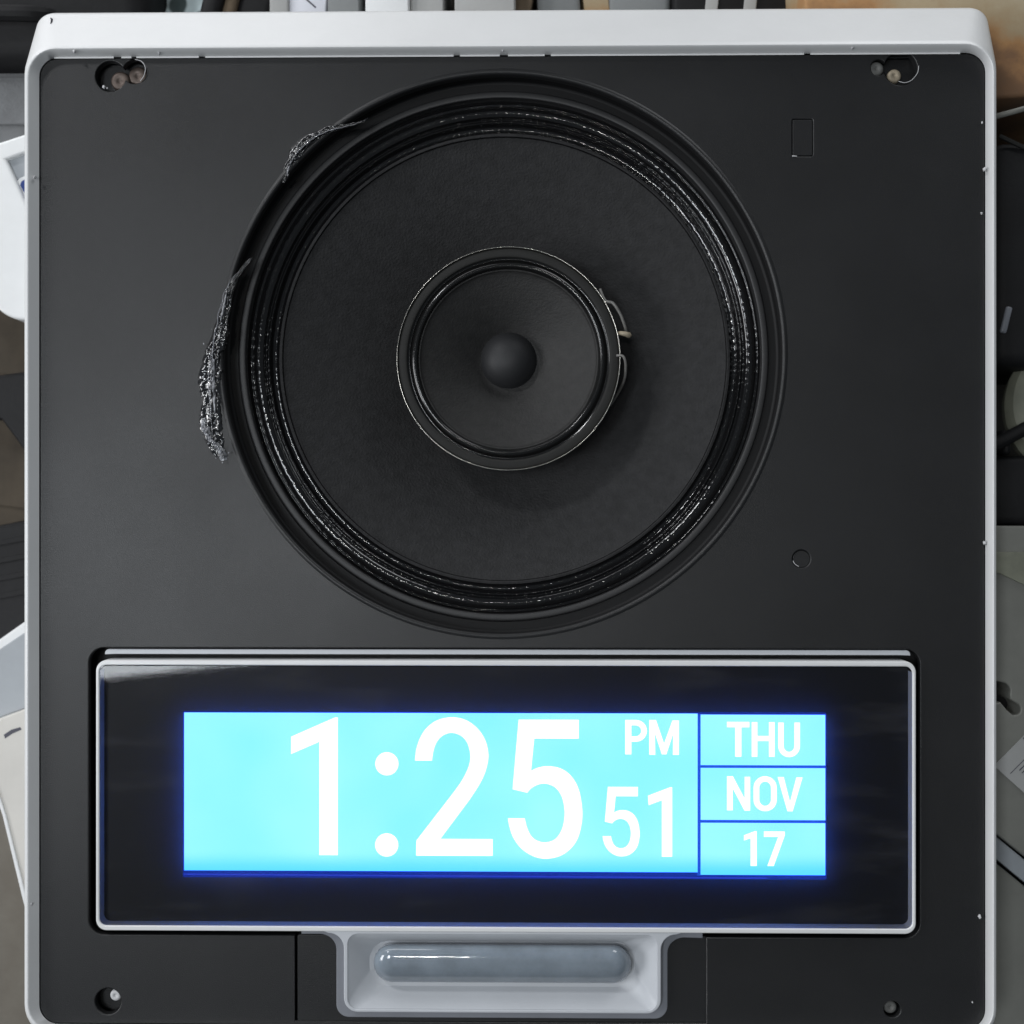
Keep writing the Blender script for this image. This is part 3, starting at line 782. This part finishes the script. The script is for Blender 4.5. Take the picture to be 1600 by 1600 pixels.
# cream sheet metal lid below it
lid = thing_px("cream_lid", (-10, 1250), "cream painted lid with a bright folded edge at the lower left", "lid")
prism("top_sheet", lid, [[(-60, 1146), (0, 1123), (70, 1096), (150, 1080), (150, 1560), (74, 1560), (34, 1406), (3, 1278), (-34, 1170)]], -0.050, TABLE, M_cream, 0.0008)
prism("folded_edge", lid, [[(-36, 1168), (-31, 1168), (5, 1276), (37, 1405), (78, 1562), (72, 1562), (31, 1406), (0, 1278)]], -0.0492, -0.056, M_shell, 0.0003)
prism("scuff", lid, [[(2, 1150), (14, 1142), (28, 1138), (30, 1142), (16, 1148), (4, 1156)]], -0.0499, -0.0502, M_ink, 0.0)

# row of things beyond the top edge
cl, sx, sy = at(225, -120, 312, 60, -0.06)
bmz = bmesh.new(); bmesh.ops.create_grid(bmz, x_segments=30, y_segments=40, size=0.5)
for vv in bmz.verts:
    vv.co.x *= sx; vv.co.y *= sy
    vv.co.z = 0.030 + 0.006 * mnoise.noise((vv.co.x * 90, vv.co.y * 60, 3)) + 0.004 * mnoise.noise((vv.co.x * 200, vv.co.y * 130, 8))
bmesh.ops.solidify(bmz, geom=list(bmz.faces), thickness=0.002)
cm = bpy.data.meshes.new("cloth"); bmz.to_mesh(cm); bmz.free()
cloth = link("spotted_cloth", cm, M_spot); cloth.location = (cl.x, cl.y, TABLE - 0.02 + 0.002)
tag(cloth, "pale rumpled cloth with dark spots above the top edge near the black case", "cloth")
for k, (L, Rr, m) in enumerate(((318, 348, M_black), (352, 372, M_kraft), (376, 430, M_black))):
    b = block("folded_strap", (L, -110, Rr, 60), -0.062 - 0.004 * k, m,
              ("black folded strap right beside the spotted cloth", "narrow brown folded strap between two black ones", "wider black folded strap beside the printed paper")[k],
              "strap", "folded straps above the top edge", rz=R(-14), bevel=0.003)
b = block("grey_tin", (420, -120, 450, 50), -0.058, M_carton, "narrow cream box end beside the printed paper", "box", bevel=0.001)
pap = block("printed_paper", (447, -100, 511, 60), -0.060, M_paper, "white printed paper packet with grey lines, above the top edge", "paper", rz=R(-4), bevel=0.0006)
for k in range(6):
    child("printed_line", rbox(0.014 - 0.001 * (k % 3), 0.0007, 0.0002, 0), M_ink, pap, (-0.001 + 0.0008 * k, -0.004 + 0.0045 * k, 0.0400), (0, 0, R(-38)))
for box, zt, m, lab in (((512, -130, 562, 60), -0.050, M_carton2, "grey carton between the printed paper and a white carton"),
                        ((571, -130, 640, 60), -0.044, M_shell, "bright white carton above the middle of the top edge"),
                        ((641, -130, 694, 60), -0.048, M_carton, "pale carton pressed against the right side of the bright white one"),
                        ((711, -130, 806, 60), -0.046, M_carton, "widest pale carton, right of the black gap above the top edge")):
    o = block("carton", box, zt, m, lab, "carton", "cartons in a row above the top edge", bevel=0.0012)
    c, sx, sy = at(*box, zt)
    child("lid_flap", rbox(sx * 0.96, sy * 0.46, 0.0012, 0.0003), m, o, (0, -sy * 0.25, zt - TABLE))
block("wood_wedge", (808, -100, 836, 50), -0.062, M_kraft, "small brown wood wedge right of the widest pale carton", "wood", rz=R(-10), bevel=0.001)
block("foam_slab", (838, -120, 905, 60), -0.064, M_carton2, "grey foam slab above the top edge, left of a brown scrap", "foam", rz=R(3), bevel=0.003)
block("cardboard_scrap", (909, -100, 948, 50), -0.066, M_board, "small brown cardboard scrap between two grey slabs", "cardboard", rz=R(6), bevel=0.0006)
block("foam_slab", (950, -120, 1050, 60), -0.066, M_carton2, "grey foam slab right of the small brown cardboard scrap", "foam", rz=R(-3), bevel=0.003)
bk = block("black_bracket", (1052, -140, 1252, 60), -0.060, M_black, "black slotted bracket between grey foam and the stained board", "bracket", bevel=0.002)
for dx in (-0.012, 0.005): child("white_stripe", rbox(0.0055, 0.05, 0.0012, 0.0004), M_carton, bk, (dx, -0.018, 0.040), (0, 0, R(-6)))

# right side
brd = block("stained_board", (1256, -220, 1760, 160), -0.030, M_board, "tan wooden board with orange brown stains at the upper right", "board", rz=R(4), bevel=0.0015)
rod = link("metal_rod", tube([W(1540, 189, -0.026), W(1640, 162, -0.026)], 0.0012, 8), M_steel)
tag(rod, "thin grey metal rod slanting just below the stained board", "rod")
clip = empty("cable_clip", W(1596, 205, TABLE), "small white bent clip on the black machine, right of the rim", "clip")
clip.location.z = -0.028
child("clip_top", rbox(0.010, 0.011, 0.003, 0.0008), M_shell, clip, (0.002, 0.002, 0), (0, 0, R(-18)))
child("clip_leg", rbox(0.0028, 0.011, 0.003, 0.0006), M_shell, clip, (-0.003, -0.007, 0), (0, 0, R(-22)))
child("clip_lip", rbox(0.0085, 0.004, 0.0026, 0.0006), M_shell, clip, (0.003, -0.005, 0), (0, 0, R(-28)))
mach = empty("black_machine", W(1680, 420, TABLE), "large black machine body with an arm, right of the rim", "machine")
mach.location.z = TABLE
def mpart(name, box, z0, z1, m, rz=0, bevel=0.003):
    a = W(box[0], box[3], z1); b = W(box[2], box[1], z1)
    return child(name, rbox(b.x - a.x, b.y - a.y, z1 - z0, bevel), m, mach,
                 ((a.x + b.x) / 2 - mach.location.x, (a.y + b.y) / 2 - mach.location.y, z0 - TABLE), (0, 0, rz))
mpart("body", (1548, 222, 1800, 575), TABLE, -0.030, M_black, R(0), 0.006)
mpart("rib", (1566, 480, 1576, 522), -0.0305, -0.0285, M_skirt, R(-14), 0.0008)
mpart("rib", (1556, 230, 1640, 236), -0.0305, -0.0290, M_tring, R(-26), 0.0004)
mpart("arm", (1540, 652, 1700, 672), -0.034, -0.026, M_black, R(28), 0.003)
mpart("arm_foot", (1564, 672, 1578, 712), -0.042, -0.032, M_black, R(6), 0.002)
mpart("base_box", (1540, 712, 1800, 822), TABLE, -0.030, M_black, 0, 0.004)
# pale coil of cable seen through the arm
coil_pts = [Vector((math.cos(a) * 0.024, math.sin(a) * 0.024, 0.008)) for a in [2 * math.pi * i / 48 for i in range(49)]]
coil = empty("cable_coil", W(1590, 655, TABLE), "pale olive cable coil behind the black arm, right of the rim", "cable")
coil.location.z = -0.055
child("outer_turn", tube(coil_pts, 0.0075, 10), M_cable, coil)
child("inner_turn", tube([p * 0.45 + Vector((0, 0, 0.006)) for p in coil_pts], 0.0055, 10), M_cable, coil)
# steel plate with a keyhole slot and a paper label
pl = empty("steel_enclosure", W(1640, 1080, TABLE), "grey steel enclosure with a keyhole slot and a paper label, lower right", "metal box")
pl.location.z = TABLE
zt = -0.014
def rel(pts): return [(W(x, y, zt).x - pl.location.x, W(x, y, zt).y - pl.location.y) for x, y in pts]
slot = [(1540, 1064), (1556, 1063)] + arc(1564, 1078, 13, 13, -80, 20, 6) + [(1577, 1091), (1590, 1099)] + arc(1584, 1107, 9, 9, -30, 110, 6) + [(1572, 1108), (1562, 1096), (1552, 1098), (1540, 1096)]
child("sheet", plate_mesh([rel([(1500, 822), (1800, 822), (1800, 1495), (1545, 1292), (1500, 1255)]), rel(slot)], 0.012, zt - TABLE, 0.0006, 2, px=False), M_steel, pl)
child("slot_backing", plate_mesh([rel([(1510, 1040), (1620, 1040), (1620, 1130), (1510, 1130)])], 0.0125, zt - TABLE - 0.012, 0.0003, 1, px=False), M_dark, pl)
child("folded_edge", plate_mesh([rel([(1500, 1257), (1545, 1295), (1800, 1502), (1800, 1540), (1545, 1330), (1500, 1290)])], 0.012, zt - TABLE - 0.006, 0.0006, 2, px=False), M_facegrey, pl)
child("added_bench_sheet", plate_mesh([rel([(1500, 1296), (1545, 1336), (1800, 1545), (1800, 1760), (1500, 1760)])], 0.012, zt - TABLE - 0.010, 0.0006, 2, px=False), M_steel, pl)  # sheet added high enough to be lit where the bench would show
child("raised_strip", plate_mesh([rel([(1500, 862), (1800, 862), (1800, 1010), (1560, 896), (1500, 880)])], zt - TABLE + 0.0001, zt - TABLE + 0.0012, 0.0003, 1, px=False), M_cable, pl)
lb = child("paper_label", plate_mesh([rel([(1551, 1194), (1612, 1132), (1680, 1200), (1622, 1258)])], zt - TABLE + 0.0001, zt - TABLE + 0.0004, 0, 1, px=False), M_carton, pl)
def printed(a, b, w):
    a = Vector(a); b = Vector(b); t = (b - a).normalized(); n = Vector((-t.y, t.x)) * w
    child("printed_line", plate_mesh([rel([tuple(a + n), tuple(b + n), tuple(b - n), tuple(a - n)])], zt - TABLE + 0.0005, zt - TABLE + 0.0006, 0, 1, px=False), M_ink, lb)
for k in range(5): printed((1596 + 3 * k, 1152 + 3.2 * k), (1604 + 3 * k, 1144 + 3.2 * k), 1.0)
printed((1576, 1206), (1600, 1182), 0.5)
for k in range(4): printed((1590 + 4 * k, 1201 + 4 * k), (1600 + 4 * k, 1191 + 4 * k), 0.8)
